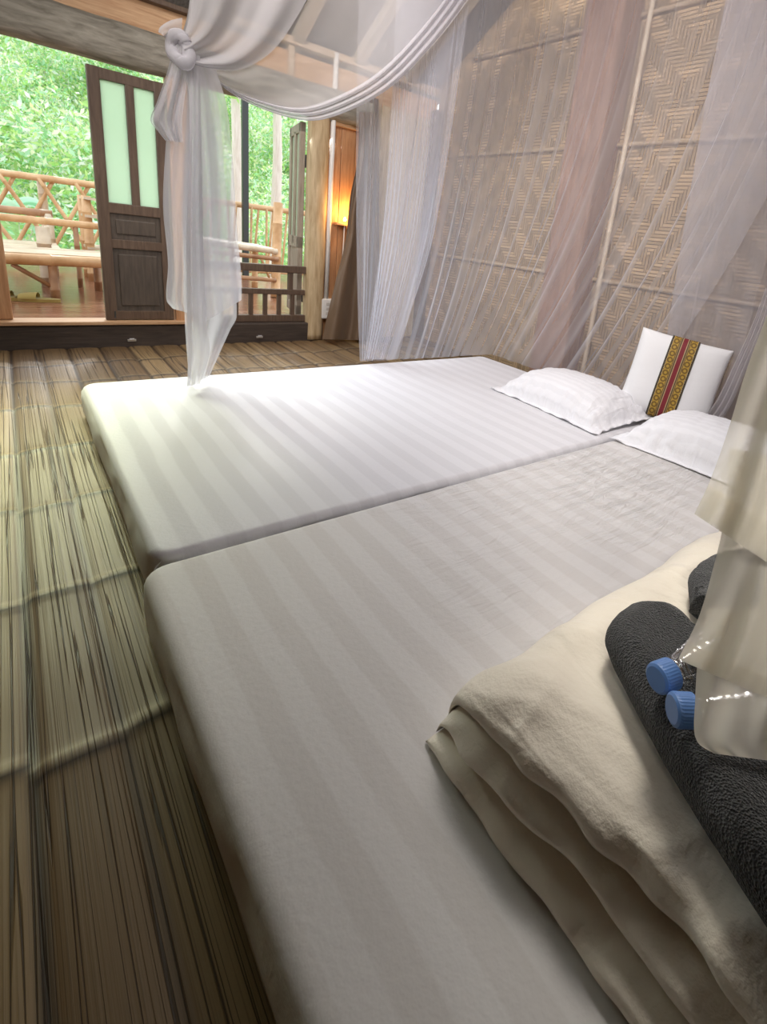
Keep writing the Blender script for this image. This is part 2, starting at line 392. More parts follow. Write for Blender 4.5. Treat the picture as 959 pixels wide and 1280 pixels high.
for i, x in enumerate(np.arange(-1.45, 2.6, .42)):
    struct(MB().bar((x, YW+.1, EZ-SL*.1-.03), (x, .52, zr(.5)-.035), .07, .06, bev=.006), 'trim_%d' % (20+i), M['rafter'])

# far wall: sill, log lintel, boards, posts
struct(MB().span((XL, YW-.03, -.02), (1.72, YW+.06, .125), .01), 'trim_1', M['sill_dark'])
struct(MB().span((XL, YW-.05, .125), (.80, YW+.08, .145), .004), 'trim_2', M['orange_x'])
lg = MB(); n = 60
for a, b in ((XL, 2.02),):
    pts = [(x, YW+.02+.01*nz(x, 0, 0, 3), 1.592+.006*nz(x, 4, 0, 3)) for x in np.linspace(a, b, n)]
    V = []; Fc = []; ns = 20
    for i, p in enumerate(pts):
        for k in range(ns):
            an = 2*PI*k/ns; c_, s_ = math.cos(an), math.sin(an); q = (abs(c_)**5+abs(s_)**5)**(-.2)*(1+.07*fbm(p[0]*2, c_, s_, 2.2)); V.append((p[0], p[1]+.085*q*c_, p[2]+.094*q*s_))
    for i in range(n-1):
        for k in range(ns): Fc.append((i*ns+k, i*ns+(k+1) % ns, (i+1)*ns+(k+1) % ns, (i+1)*ns+k))
    Fc += [tuple(range(ns)), tuple((n-1)*ns+k for k in range(ns))[::-1]]; lg.add(V, Fc)
struct(lg, 'trim_3', M['log'], smooth=True)
# boards above the lintel
wf = MB().span((XL, YW+.02, 1.67), (XW, YW+.06, 1.83))
struct(wf, 'wall_far_boards', M['orange_x'])
struct(MB().span((XL, YW-.03, 1.825), (.92, YW+.04, 1.85), .004), 'trim_4', M['dark_wood'])
struct(MB().span((1.0, YW-.02, 1.862), (XW, YW+.05, 1.905), .005), 'trim_5', M['pale_x'])
struct(MB().span((1.435, YW-.0, 1.69), (1.475, YW+.03, 1.87), .004), 'trim_6', M['pale_x'])
# wall right of the window: log post then orange planks then pale boards
pp = MB(); V = []; Fc = []
for i, z in enumerate(np.linspace(.0, 1.52, 40)):
    wv = .008*nz(0, 3, z, 4)
    for k in range(16):
        an = 2*PI*k/16; c_, s_ = math.cos(an), math.sin(an); q = (abs(c_)**4+abs(s_)**4)**(-.25); V.append((1.655+wv+.066*q*c_*(1+.06*nz(c_, s_, z, 3)), YW+.02+.06*q*s_, z))
for i in range(39):
    for k in range(16): Fc.append((i*16+k, i*16+(k+1) % 16, (i+1)*16+(k+1) % 16, (i+1)*16+k))
Fc += [tuple(range(16))[::-1], tuple(39*16+k for k in range(16))]
pp.add(V, Fc); struct(pp, 'trim_7', M['pale_z'], smooth=True)
wfb = MB()
for x in np.arange(1.72, 2.05, .11): wfb.span((x, YW+.02, -.02), (x+.107, YW+.05, 1.52), .004)
struct(wfb, 'wall_far', M['orange_z'])
struct(MB().span((1.74, YW-.01, 1.475), (1.98, YW+.03, 1.505), .004), 'trim_8', M['orange_x'])
wfc = MB()
for x in np.arange(2.06, 2.6, .075): wfc.span((x, YW+.015, -.02), (x+.066, YW+.045, 1.69), .006)
struct(wfc, 'wall_far_slats', M['pale_z'])
struct(MB().span((1.96, YW-.06, -.0), (2.06, YW+.05, 1.7), .01), 'trim_9', M['dark_wood'])
struct(MB().span((XW-.07, YW-.08, 0), (XW, YW, 1.75), .01), 'trim_10', M['dark_wood'])
# post between door and window, left jamb
struct(MB().span((.745, YW-.02, .125), (.86, YW+.06, 1.50), .008), 'trim_11', M['orange_z'])
struct(MB().span((XL, YW+.0, .125), (-.62, YW+.05, 1.52)), 'wall_far_left', M['orange_z'])
# right wall rails and post
struct(MB().span((2.45, 1.86, 0), (XW, 2.11, zr(2.1)-.02), .012), 'trim_12', M['post'])
for i, z in enumerate((.70, 1.43, 2.05)):
    struct(MB().bamboo((XW-.012, YB+.05, z), (XW-.012, YW-.1 if z < 1.8 else 3.2, z), .012, .3), 'trim_%d' % (13+i), M['bamboo_t'], smooth=True)
struct(MB().bamboo((XW-.03, 1.80, 0), (XW-.03, 1.80, zr(1.8)-.05), .014, .3), 'trim_16', M['bamboo_p'], smooth=True)

# door leaf (closed, in the wall plane)
d1 = empty('door_1', (.56, YW+.01, .145), kind='structure')
def dbox(x0, x1, z0, z1, y0, y1, bev=.004): return MB().span((x0, YW+y0, z0), (x1, YW+y1, z1), bev)
fr = dbox(.385, .44, .147, 1.459, -.01, .03)
for a in ((.685, .735, .147, 1.459), (.43, .69, 1.405, 1.458), (.55, .59, .79, 1.41), (.43, .69, .745, .80), (.43, .69, .555, .605), (.43, .69, .148, .20)):
    e = .0 if a[3]-a[2] > 1 else (.0015 if a[1]-a[0] > .1 else .003); fr.span((a[0], YW-.01+e, a[2]), (a[1], YW+.03-e, a[3]), .004)
fr.build('door_frame', M['dark_wood'], d1)
dbox(.44, .55, .80, 1.41, .007, .012, 0).build('pane', M['frosted'], d1)
dbox(.59, .685, .80, 1.41, .007, .012, 0).build('pane', M['frosted'], d1)
for z0, z1 in ((.605, .745), (.20, .555)):
    p = dbox(.435, .69, z0, z1, .005, .018, 0); p.span((.465, YW-.003, z0+.03), (.66, YW+.01, z1-.03), .006); p.build('panel', M['dark_panel'], d1)
dbox(.425, .431, .16, .2, -.018, -.01, 0).build('bolt', M['metal_dark'], d1)
# open shutter at the right jamb (swung outwards)
d2 = empty('door_2', (1.575, YW+.08, .16), kind='structure', rz=math.radians(78))
def loc(mb, nm, mt, par): return mb.build(nm, mt, par, world=False)
W2 = .38
fr = MB()
for a in ((0, .055, 0, 1.30), (W2-.055, W2, 0, 1.30), (0, W2, 1.24, 1.30), (W2/2-.03, W2/2+.03, .5, 1.26), (0, W2, .48, .56), (0, W2, 0, .07)): fr.span((a[0], -.018, a[2]), (a[1], .018, a[3]), .003)
loc(fr, 'door_frame', M['taupe'], d2)
loc(MB().span((.055, -.003, .56), (W2/2-.03, .003, 1.24)), 'pane', M['frosted'], d2); loc(MB().span((W2/2+.03, -.003, .56), (W2-.055, .003, 1.24)), 'pane', M['frosted'], d2)
loc(MB().span((.05, -.008, .07), (W2-.05, .008, .48)), 'panel', M['taupe'], d2)
loc(MB().span((-.015, -.03, 1.02), (.03, -.018, 1.10)).span((-.015, -.03, .1), (.03, -.018, .18)), 'hinge', M['metal_dark'], d2)
# low wooden half panel at the far left of the doorway
tag(MB().span((-.30, YW+.02, .146), (-.022, YW+.06, .70), .006).build('wooden_board', M['orange_z']), 'pale orange wooden board standing at the left edge of the doorway', 'board')
# balustrade across the window opening
ba = empty('balustrade', (1.22, YW+.02, .146), 'low dark wooden balustrade with short balusters across the second opening', 'balustrade')
MB().span((.86, YW, .47), (1.59, YW+.045, .52), .006).build('top_rail', M['dark_wood'], ba)
MB().span((.86, YW+.005, .318), (1.59, YW+.04, .355), .005).build('middle_rail', M['dark_wood'], ba)
MB().span((.86, YW, .127), (1.59, YW+.045, .175), .005).build('bottom_rail', M['dark_wood'], ba)
for i, x in enumerate(np.linspace(.92, 1.50, 7)):
    MB().span((x-.014, YW+.01, .17), (x+.014, YW+.035, .322), .004).build('baluster', M['dark_wood'], ba)
MB().span((1.465, YW+.01, .35), (1.50, YW+.035, .475), .004).build('baluster', M['dark_wood'], ba)
for k, (px, lab) in enumerate(((165, 'small white metal latch plate on the floor sill under the closed door leaf'), (325, 'small white metal latch plate on the floor sill under the low balustrade'))):
    c = at_y(px, 423, YW-.04); lt = empty('latch_plate', (c[0], YW-.035, .03), lab, 'latch')
    MB().span((c[0]-.022, YW-.036, .022), (c[0]+.022, YW-.03, .036), .002).build('plate', M['metal'], lt)
    MB().tube([(c[0]-.012, YW-.04, .037), (c[0]+.012, YW-.04, .037)], .006, 8).build('barrel', M['metal'], lt)

# conduit, socket box, lamp, cable, curtain
pc = MB().tube([(1.742, YW-.012, .30), (1.742, YW-.012, 1.0), (1.748, YW-.012, 1.9)], .017, 12)
tag(pc.build('conduit_pipe', M['white_plastic'], smooth=True), 'white vertical conduit pipe running down the plank wall beside the lamp', 'pipe')
sk = empty('socket_box', (1.745, YW-.02, .22), 'white plastic wall socket box at the foot of the conduit pipe', 'socket')
MB().span((1.70, YW-.035, .155), (1.80, YW+.02, .30), .008).build('housing', M['white_plastic'], sk)
for z in (.195, .23, .265): MB().span((1.735, YW-.038, z-.010), (1.775, YW-.034, z+.010), .003).build('outlet', cloth('socket face %g' % z, (.62, .58, .54)), sk)
lx, lz = 1.865, .86
wlmp = empty('wall_lamp', (lx, YW-.03, lz), 'small lit wall lamp with two glowing orange bulbs on the plank wall', 'lamp')
MB().span((lx-.07, YW-.035, lz-.03), (lx+.05, YW+.02, lz-.012), .003).build('bracket', M['orange_x'], wlmp)
MB().lathe([(.0, -.07), (.018, -.068), (.022, -.02), (.012, -.012), (0, -.012)], (lx+.02, YW-.05, lz-.01), (0, 0, 1), 16).build('lamp_holder', M['orange_z'], wlmp, smooth=True); hld = col.objects[-1] if False else [o for o in wlmp.children if o.name.startswith('lamp_holder')][0]
for dx, r in ((-.02, .011), (.055, .017)):
    MB().lathe([(0, -r), (r*.6, -r*.8), (r, 0), (r*.75, r*.8), (r*.3, r*1.5), (0, r*1.8)], (lx+dx, YW-.05, lz+.012), (0, 0, 1), 14).build('bulb', M['bulb'], hld, smooth=True)
ld = bpy.data.lights.new('lamp_glow', 'POINT'); ld.energy = 3.5; ld.color = (1, .48, .1); ld.shadow_soft_size = .03
lo = bpy.data.objects.new('lamp_glow', ld); col.objects.link(lo); lo.location = (lx+.02, YW-.075, lz+.07)
cb = MB().tube(polyline([(lx+.0, YW-.012, lz-.03), (lx-.005, YW-.012, .6), (lx-.03, YW-.012, .32), (1.80, YW-.02, .24)], 24), .005, 8)
tag(cb.build('lamp_cable', M['white_plastic'], smooth=True), 'thin white cable hanging from the wall lamp to the socket box', 'cable')
Lp = polyline([(449, 140), (447, 200), (438, 245), (432, 300), (420, 350), (408, 400), (403, 424)], 60); Rp = polyline([(474, 140), (474, 300), (478, 426)], 60)
P = np.zeros((60, 40, 3))
for i in range(60):
    v = i/59
    for j in range(40):
        u = j/39; q = Lp[i]*(1-u)+Rp[i]*u; dep = YW-.11-.05*v+.035*math.sin(u*15+2*v+1.5*nz(u, v, 0, 2))*(.3+.7*v)+.02*fbm(u*3, v*4, 1)
        P[i, j] = at_y(q[0], q[1], dep); P[i, j, 2] = max(P[i, j, 2], .008)
tag(MB().grid(P).build('brown_curtain', M['curtain'], smooth=True), 'brown satin curtain gathered beside the wall lamp, trailing on the floor', 'curtain')

# ------------------------------------------------------------------ mattresses
def mattress(name, x0, x1, y0, y1, h, r, mat, label, seed):
    ins = []
    for k in range(6): ins.append((0.004*math.sin(k/5*PI)*-1, 0.006+(h-r-.006)*k/5))
    for k in range(1, 9): a = k/8*PI/2; ins.append((r*(1-math.cos(a)), h-r+r*math.sin(a)))
    W, L = (x1-x0), (y1-y0); mx = min(W, L)/2-.02; d = r
    while d < mx: d += .022; ins.append((min(d, mx), h))
    cr = .05; nx, nyy = int(W/.02), int(L/.02); V = []
    def outline(ins_):
        a, b = W/2-ins_, L/2-ins_; c = max(cr-ins_, .006) if ins_ < cr else .004; c = min(c, a*.9, b*.9); out = []
        for sx, sy, a0 in ((1, -1, -PI/2), (1, 1, 0), (-1, 1, PI/2), (-1, -1, PI)):
            for k in range(7): t = a0+k/6*PI/2; out.append((sx*(a-c)+c*math.cos(t), sy*(b-c)+c*math.sin(t)))
        return np.array(out)
    res = []
    for (i_, z) in ins:
        o = outline(i_); pts = []
        for q in range(4):
            for k in range(6): pts.append(o[q*7+k])
            a, b = o[q*7+6], o[(q*7+7) % 28]; nn = nyy if q in (0, 2) else nx
            # corner list starts at (+x,-y): edge after it is +x side going up
            for k in range(nn): pts.append(a+(b-a)*k/nn)
        res.append([(p[0], p[1], z) for p in pts])
    R = np.array(res); n = R.shape[1]; top = R[:, :, 2] > h-.02
    for i in range(R.shape[0]):
        for j in range(n):
            x, y, z = R[i, j]; e = min(W/2-abs(x), L/2-abs(y))
            if z > h-r: R[i, j, 2] += .004*nz(x+seed, y, 0, 2.5)*min(1, max(e, 0)/.1)
            else:
                f = .006*fbm(x*1.2+y*1.2, z*2, seed, 4)*min(1, z/.03); s = 1+f/max(W, L)*2; R[i, j, 0] *= s; R[i, j, 1] *= s
    Fc = [(i*n+k, i*n+(k+1) % n, (i+1)*n+(k+1) % n, (i+1)*n+k) for i in range(R.shape[0]-1) for k in range(n)]
    k0 = (R.shape[0]-1)*n; Fc += [tuple(k0+k for k in range(n)), tuple(range(n))[::-1]]
    o = link(name, R.reshape(-1, 3), Fc, mat); o.location = ((x0+x1)/2, (y0+y1)/2, 0.001); return tag(o, label, 'mattress')
MH = .12
far_m = mattress('mattress', .158, 2.30, 1.064, 2.395, MH, .022, M['sheet_far'], 'low mattress nearest the doorway in a smooth white striped sheet', 3.1)
near_m = mattress('mattress', .132, 2.30, -.40, 1.048, MH, .024, M['sheet_near'], 'low mattress in the foreground in a creased white striped sheet, under the folded quilt', 8.7)
# loose corner of the fitted sheet on the far mattress
c0 = np.array((.165, 1.075, .0)); Pf = np.zeros((14, 10, 3))
for i in range(14):
    for j in range(10):
        v, u = i/13, j/9; Pf[i, j] = c0+np.array((-.014*math.sin(v*PI)-.012*v+.012*u*(1-v)+.006*math.sin(u*9)*v, -.01-.006*v+.03*(u-.3)*(.4+.6*v), .098*(1-v)+.006))
ct = MB().grid(Pf).build('sheet_corner', M['sheet_far'], far_m, smooth=True)

# ------------------------------------------------------------------ pillows and cushion
def pillow_mesh(L, W, T, flange, seed, n=64, p=2.2, pinch=.05, wr=.006):
    V = []; Fc = []; m_ = n
    def outl(a, b):
        k = 1-pinch*(1-b*b)*abs(a)**2; l = 1-pinch*(1-a*a)*abs(b)**2; return a*k, b*l
    for side in (1, -1):
        for i in range(n):
            for j in range(m_):
                a = -1+2*i/(n-1); b = -1+2*j/(m_-1); x, y = outl(a, b)
                fa = max(0, 1-abs(a)**p/(1-flange/(L/2))**p) if flange else max(0, 1-abs(a)**p)
                fb = max(0, 1-abs(b)**p/(1-flange/(W/2))**p) if flange else max(0, 1-abs(b)**p)
                t = T/2*(fa*fb)**.42
                e = 1-min(1, (fa*fb)*1.6)
                w = wr*fbm(x*L*.8+seed, y*W*2.2, side, 9)*(.25+e) if t > .002 else wr*.45*math.sin(a*23+b*17+seed)*nz(a*3,b*3,seed,1)*2
                z = side*(t*(1.0 if side > 0 else .35)+.0015)-(.03*(1-min(1, fa*fb*2)) if flange else 0)+(w if side > 0 else w*.4)
                V.append((x*L/2, y*W/2, z))
    N = n*m_
    for i in range(n-1):
        for j in range(m_-1):
            q = (i*m_+j, (i+1)*m_+j, (i+1)*m_+j+1, i*m_+j+1); Fc.append(q); Fc.append(tuple(N+k for k in q[::-1]))
    rim = [i*m_ for i in range(n)]+[(n-1)*m_+j for j in range(1, m_)]+[i*m_+m_-1 for i in range(n-2, -1, -1)]+[j for j in range(m_-2, 0, -1)]
    for k in range(len(rim)): a, b = rim[k], rim[(k+1) % len(rim)]; Fc.append((b, a, N+a, N+b))
    return V, Fc
V, Fc = pillow_mesh(.47, .68, .20, .03, 1.3, wr=.017)
pl = tag(link('pillow', V, Fc, M['pillow']), 'white striped pillow on the mattress nearest the doorway', 'pillow', 'bed pillows'); pl.location = (2.005, 1.425, MH+.05); pl.rotation_euler = (0, math.radians(-3), math.radians(-3))
V, Fc = pillow_mesh(.46, .66, .20, .03, 5.9, wr=.017)
pl2 = tag(link('pillow', V, Fc, M['pillow']), 'white striped pillow on the foreground mattress, partly behind the warm-tinted net', 'pillow', 'bed pillows'); pl2.location = (2.02, .73, MH+.05); pl2.rotation_euler = (0, math.radians(-3), math.radians(2))
cc = at_d(841, 474, 2.36)
cu = empty('cushion', cc, 'square white cushion with a gold and maroon woven band, leaning behind the pillows', 'cushion')
e_ = np.array((.42, -.907, 0)); bk = np.array((.907, .42, 0)); u_ = bk*.24+np.array((0, 0, .94)); u_ /= np.linalg.norm(u_); n_ = np.cross(e_, u_)
_c, _s = math.cos(-.1), math.sin(-.1); e_, u_ = e_*_c+u_*_s, u_*_c-e_*_s
cu.rotation_euler = Matrix(np.stack([e_, u_, n_], 1).tolist()).to_euler()
V, Fc = pillow_mesh(.40, .39, .15, 0, 2.2, 56, 4, .035, .003)
V = [(x, y, z if z > 0 else z*1.6) for x, y, z in V]
link('cover', V, Fc, M['cushion'], cu)
bv = []; nb = 56
for i in range(nb):
    for j in range(14):
        b = -.985+1.97*i/(nb-1); x = -.06+.12*j/13; a = x/(.20); fa = max(0, 1-abs(a)**4); fb = max(0, 1-abs(b)**4); t = .075*(fa*fb)**.42
        y = b*(1-.035*(1-a*a)*b*b)*.20; bv.append((x, y, t+.0065+.002*nz(x, y, 0, 20)))
link('woven_band', bv, [(i*14+j, (i+1)*14+j, (i+1)*14+j+1, i*14+j+1) for i in range(nb-1) for j in range(13)][::1], M['band'], cu)

# ------------------------------------------------------------------ folded quilt, towel, bottles
QT = .275
prof = [(1.75, MH+.004), (1.78, .17), (1.74, .235), (1.5, .262), (1.2, .268), (.9, .272), (.65, .276), (.50, .275), (.455, .270), (.425, .262), (.403, .247), (.398, .232), (.408, .219), (.436, .213), (.44,.209), (.405, .205), (.388, .194), (.386, .180), (.398, .169), (.424, .165), (.425, .161), (.39, .158), (.374, .147), (.373, .134), (.382, .125), (.395, MH+.004)]
pr_ = polyline(prof, 210)
YN, YF = -.42, .415; nu = 190
Q = np.zeros((nu, len(pr_), 3))
for i in range(nu):
    s = i/(nu-1); Y = YN+(YF-YN)*s; t = max(0, (Y-(YF-.10))/.10); k = math.sqrt(max(0, 1-t*t)) if t < 1 else 0
    for j, (x, z) in enumerate(pr_):
        side = 1 if x < .44 else 0
        fold = max(0, 1-abs(x-.40)/.09)
        zz = MH+.004+(z-MH-.004)*(.10+.90*k)
        wx = .020*fold*fbm(Y*1.4, z*7, 2.2, 2.3)+.012*fold*nz(Y, z*3, 9, 9)+.007*fold*nz(Y*22, z*30, 4, 1)
        hz = max(0, min(1, (z-MH)/.12))*(.25+.75*k)
        wz = hz*(.010*fbm(x*1.2, Y, 1, 3.6)+.007*nz(x*.7+Y*.9, Y*.3-x*.4, 3, 11)*(1 if x > .4 else .5)+.006*(1-abs(nz(x*2.2-Y*1.2, Y*5+x*1.5, 7, 1.6)))**6*max(0,1-(x-.4)/.5)+.012*t*math.sin(x*24+3*nz(x, 0, 0, 5))*(1-t*.4))
        xx = x+wx+.03*t*t*fold+(.02*(Y-.3) if fold else 0)*0
        Q[i, j] = (xx, Y+.014*t*math.sin(x*19+3*nz(x, 1, 0, 4))*k, zz+wz)
        Q[i, j, 2] = max(Q[i, j, 2], MH+.003)
qb = MB().grid(Q); nP = len(pr_)
qb.f.append(tuple(range(nP))); qb.f.append(tuple((nu-1)*nP+j for j in range(nP))[::-1])
quilt = tag(qb.build('quilt', M['quilt'], smooth=True), 'thick cream quilt folded in layers on the foreground mattress', 'quilt')

def pad(poly, z0, z1, nz_=10, seed=0, wob=.004, ov=.35):
    """soft folded slab: plan outline poly, bulging rim"""
    P = polyline(list(poly)+[poly[0]], 160)[:-1]; c = P.mean(0); rings = []
    hm = (z1-z0)
    for k in range(nz_*2+1):
        a = -PI/2+PI*k/(nz_*2); rings.append((math.cos(a), z0+hm/2+hm/2*math.sin(a)))
    V = []; n = len(P)
    nrm = np.roll(P, -1, 0)-np.roll(P, 1, 0); nrm = np.stack([nrm[:, 1], -nrm[:, 0]], 1); nrm /= np.linalg.norm(nrm, axis=1)[:, None]
    if ((P-c)*nrm).sum() < 0: nrm = -nrm
    base = P-nrm*hm*.5
    R = []
    for (o, z) in rings: R.append([(*(base[i]+nrm[i]*hm*.5*o), z) for i in range(n)])
    for s in np.linspace(.06, .985, 30): R.append([(*(base[i]*(1-s)+c*s), z1) for i in range(n)])
    R = np.array(R)
    for i in range(R.shape[0]):
        for j in range(n):
            x, y, z = R[i, j]; d = wob*fbm(x, y, z+seed, 14)+wob*.2*fbm(x, y, z+seed, 90, 2); k = (z-z0)/hm
            R[i, j] += np.array((*(nrm[j]*d*(1 if i <= nz_*2 else 0)), d*1.2*k))
    Fc = [(i*n+k, i*n+(k+1) % n, (i+1)*n+(k+1) % n, (i+1)*n+k) for i in range(R.shape[0]-1) for k in range(n)]
    Fc += [tuple((R.shape[0]-1)*n+k for k in range(n)), tuple(range(n))[::-1]]
    return R.reshape(-1, 3), Fc
zt0, zt1 = .284, .352
def plan(px, z): return [tuple(at_z(x, y, z)[:2]) for x, y in px]
op = plan([(755, 806), (763, 828), (775, 852), (803, 910), (850, 990), (900, 1070), (960, 1165)], .305)+[(.30, -.26), (.62, -.36), (.92, -.2), (1.0, .1), (.93, .24)]+plan([(872, 815), (864, 795), (850, 780), (830, 769), (805, 765), (782, 769), (766, 780), (758, 790)], .315)
tw = empty('towel', (.7, 0, zt0), 'dark grey terry towel folded on the cream quilt under two bottles', 'towel')
V, Fc = pad(op, zt0, zt1, 10, 1.0, .0028); t_ = MB(); t_.add(V, Fc); t_.build('folded_towel', M['towel'], tw, smooth=True)
op2 = [(.77, .25), (.86, .292), (1.0, .275), (1.05, .2), (.92, .15), (.82, .17)]
V, Fc = pad(op2, zt0, zt0+.045, 8, 4.0, .0025); t_ = MB(); t_.add(V, Fc); t_.build('towel_fold', M['towel'], tw, smooth=True)

def bottle():
    root = empty('water_bottle', (0, 0, 0))
    prof = [(0.0145, .004), (.0145, .02), (.0165, .022), (.0165, .025), (.0145, .027), (.016, .032)]
    for h in np.arange(.036, .075, .004): prof.append((.016+.012*((h-.032)/.043)**.8+.0009*math.sin(h*900), h))
    for h in np.arange(.077, .19, .004): prof.append((.028+.001*math.sin(h*420), h))
    prof += [(.026, .196), (.024, .2), (0, .197)]
    loc(MB().lathe(prof, (0, 0, 0), (1, 0, 0), 36), 'body', M['clear'], root).data.polygons.foreach_set('use_smooth', [True]*0) if False else None
    b = MB().lathe(prof, (0, 0, 0), (1, 0, 0), 36).build('body', M['clear'], root, smooth=True, world=False)
    V = []; n = 64; cp_ = [(0, -.004), (.0135, -.004), (.0163, -.002), (.017, .001), (.017, .016), (.0172, .0175), (.0172, .0195), (.0155, .0195)]
    cm = MB(); 
    for (r, h) in cp_:
        for k in range(n): rr = r*(1+(.018 if k % 2 and 0 < h < .0165 else 0)); a = 2*PI*k/n; V.append((h, max(rr, 1e-5)*math.cos(a), max(rr, 1e-5)*math.sin(a)))
    cm.add(V, [(i*n+k, i*n+(k+1) % n, (i+1)*n+(k+1) % n, (i+1)*n+k) for i in range(len(cp_)-1) for k in range(n)])
    cm.build('cap', M['cap'], root, world=False)
    return root
b1 = bottle(); b2 = copy_tree(b1)
for b, (px, py), D, lab in ((b1, (823, 848), .600, 'clear water bottle with blue cap lying on the towel, the one farther from the viewer'), (b2, (844, 887), .575, 'clear water bottle with blue cap lying on the towel, the one nearer the viewer')):
    p = at_d(px, py, D); q = at_d(px+44, py-9, D+.012); d = q-p; d[2] = .0; d /= np.linalg.norm(d)
    p[2] = zt1+.026 if True else p[2]
    p = at_z(px, py, zt1+.027); an_ = .2 if px < 830 else -.2; d = np.array((d[0]*math.cos(an_)-d[1]*math.sin(an_), d[0]*math.sin(an_)+d[1]*math.cos(an_), 0))
    b.location = p; b.rotation_euler = Matrix(np.stack([d, np.cross((0, 0, 1), d), (0, 0, 1)], 1).tolist()).to_euler(); tag(b, lab, 'bottle', 'water bottles on the towel')

# ------------------------------------------------------------------ mosquito net
net = empty('mosquito_net', (1.4, 2.2, 1.9), 'white mosquito net draped round the bed, knotted up at the left with a hanging tail', 'mosquito net')
def lin(x, xs_, ys_): return float(np.interp(x, xs_, ys_))
L1 = 1.14
def ptop(s): return np.array((1.29+s, 2.44-.03*s, 0)) if s < L1 else np.array((2.43, 2.40-(s-L1), 0))
def pbot(s): return np.array((1.24+s, 2.43-.05*s, 0)) if s < 1.12 else np.array((2.375, 2.375-(s-1.12), 0))
def sheet(Lpx, Rpx, nv, nu, place, ripple, sag=None):
    Lq = polyline(Lpx, nv); Rq = polyline(Rpx, nv); P = np.zeros((nv, nu, 3))
    for i in range(nv):
        v = i/(nv-1)
        for j in range(nu):
            u = j/(nu-1); q = Lq[i]*(1-u)+Rq[i]*u
            P[i, j] = place(q[0], q[1], u, v, ripple(u, v))
    return P
nS, nV = 620, 64
A = np.zeros((nV, nS, 3))
def pleat(s, k):
    a = abs(math.sin(s*21+1.7*math.sin(s*5.1)+k))**.5; b = math.sin(s*57+2.3*math.sin(s*8)+k*2); return a*.75+b*.22
for j in range(nS):
    u = j/(nS-1); st = 2.75*u; sb = st-lin(st, [0, .4, .65, 1.4, 2.07, 2.75], [-.16, .16, .19, .42, .64, .55])
    T = ptop(st+.012*math.sin(st*40)); Bp = pbot(sb)
    n0 = np.array((0, -1, 0)) if st < L1 else np.array((-1, 0, 0))
    w_ = min(1, max(0, (st-L1+.15)/.3)); n0 = np.array((-w_, -(1.0-w_), 0.0)); n0 /= np.linalg.norm(n0)
    for i in range(nV):
        v = i/(nV-1); c_ = v**1.9; P0 = T*(1-c_)+Bp*c_
        amp = (.012+.03*v)*(1-.55*max(0, (v-.8)/.2)); z = 2.2*(1-v)+(MH+.010)*v
        A[i, j] = P0+n0*(amp*pleat(st, 0)+.018*math.sin(v*PI)*math.sin(st*3)); A[i, j, 2] = z
MB().grid(A).build('side_panel', M['net'], net, smooth=True)
cg = MB().grid(sheet([(500, -90), (482, 250), (466, 380), (455, 449)], [(600, -90), (545, 280), (510, 400), (492, 449)], 70, 90, lambda x, y, u, v, r: at_y(x, y, 2.395+r), lambda u, v: .022*pleat(u*2.2, 2)*(1-.4*v)))
cg.v = [(x, y, max(z, MH+.008)) for x, y, z in cg.v]
cg.build('corner_gather', M['net'], net, smooth=True)
# denser overlapping panel on the right
nS = 320; Bn = np.zeros((50, nS, 3))
for j in range(nS):
    u = j/(nS-1)
    for i in range(50):
        v = i/49; Y = 1.32-1.75*u; Yb = 1.19-1.4*u; c_ = v**1.6
        Bn[i, j] = (2.41-.03*v+.014*pleat(u*1.3+3, 1)*(.4+v), Y*(1-c_)+Yb*c_, 2.2*(1-v)+(MH+.02)*v)
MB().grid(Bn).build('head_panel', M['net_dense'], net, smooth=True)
# bright gathered fold behind the cushion
wf_ = polyline([(962, 360), (945, 405), (922, 455), (900, 500), (878, 530)], 40); G_ = np.zeros((40, 16, 3))
for i in range(40):
    for j in range(16):
        u = j/15; p = at_x(wf_[i][0]+u*(11+10*i/39)-4, wf_[i][1]+u*6, 2.30); G_[i, j] = p+np.array((-.02*abs(math.sin(u*9)), 0, 0)); G_[i, j, 2] = max(G_[i, j, 2], MH+.02)
MB().grid(G_).build('gathered_fold', M['net_bunch'], net, smooth=True)
# top sheet
Tp = np.zeros((30, 40, 3))
for i in range(30):
    for j in range(40): Tp[i, j] = (1.0+1.39*i/29, -.5+2.93*j/39, 2.2-.05*math.sin(PI*i/29)*math.sin(PI*j/39))
MB().grid(Tp).build('top_panel', M['net'], net, smooth=True)

KY = 2.2
pY = lambda off: (lambda x, y, u, v, r: at_y(x, y, KY+off+r))
# hanging tail, several pleated layers from the knot
tail = MB()
def rp(f, a, ph): return lambda u, v: a*(.25+.75*min(1, v*1.6))*(math.sin(u*f+ph+1.6*math.sin(v*2.1+ph))+.4*math.sin(u*f*2.3+ph*2))
tail.grid(sheet([(218, 52), (209, 90), (196, 128), (188, 150), (196, 162), (207, 176)], [(238, 60), (234, 100), (230, 130), (228, 150), (228, 165), (229, 178)], 40, 40, pY(-.03), rp(9, .02, 0)))
tail.grid(sheet([(222, 58), (211, 140), (206, 200), (204, 260), (210, 330), (208, 375), (216, 386)], [(246, 66), (256, 140), (256, 200), (254, 260), (252, 330), (250, 390), (246, 394)], 90, 70, pY(.0), rp(8, .024, 1)))
tail.grid(sheet([(232, 66), (237, 140), (240, 220), (240, 300), (240, 380), (244, 410)], [(266, 76), (283, 130), (291, 200), (296, 280), (302, 350), (302, 375)], 90, 80, pY(-.025), rp(7, .026, 2.2)))
tail.grid(sheet([(232, 66), (234, 140), (231, 230), (229, 320), (231, 400), (236, 470), (238, 481)], [(262, 76), (274, 140), (282, 230), (290, 320), (296, 395), (288, 412), (262, 470)], 100, 80, pY(.03), rp(8, .022, .6)))
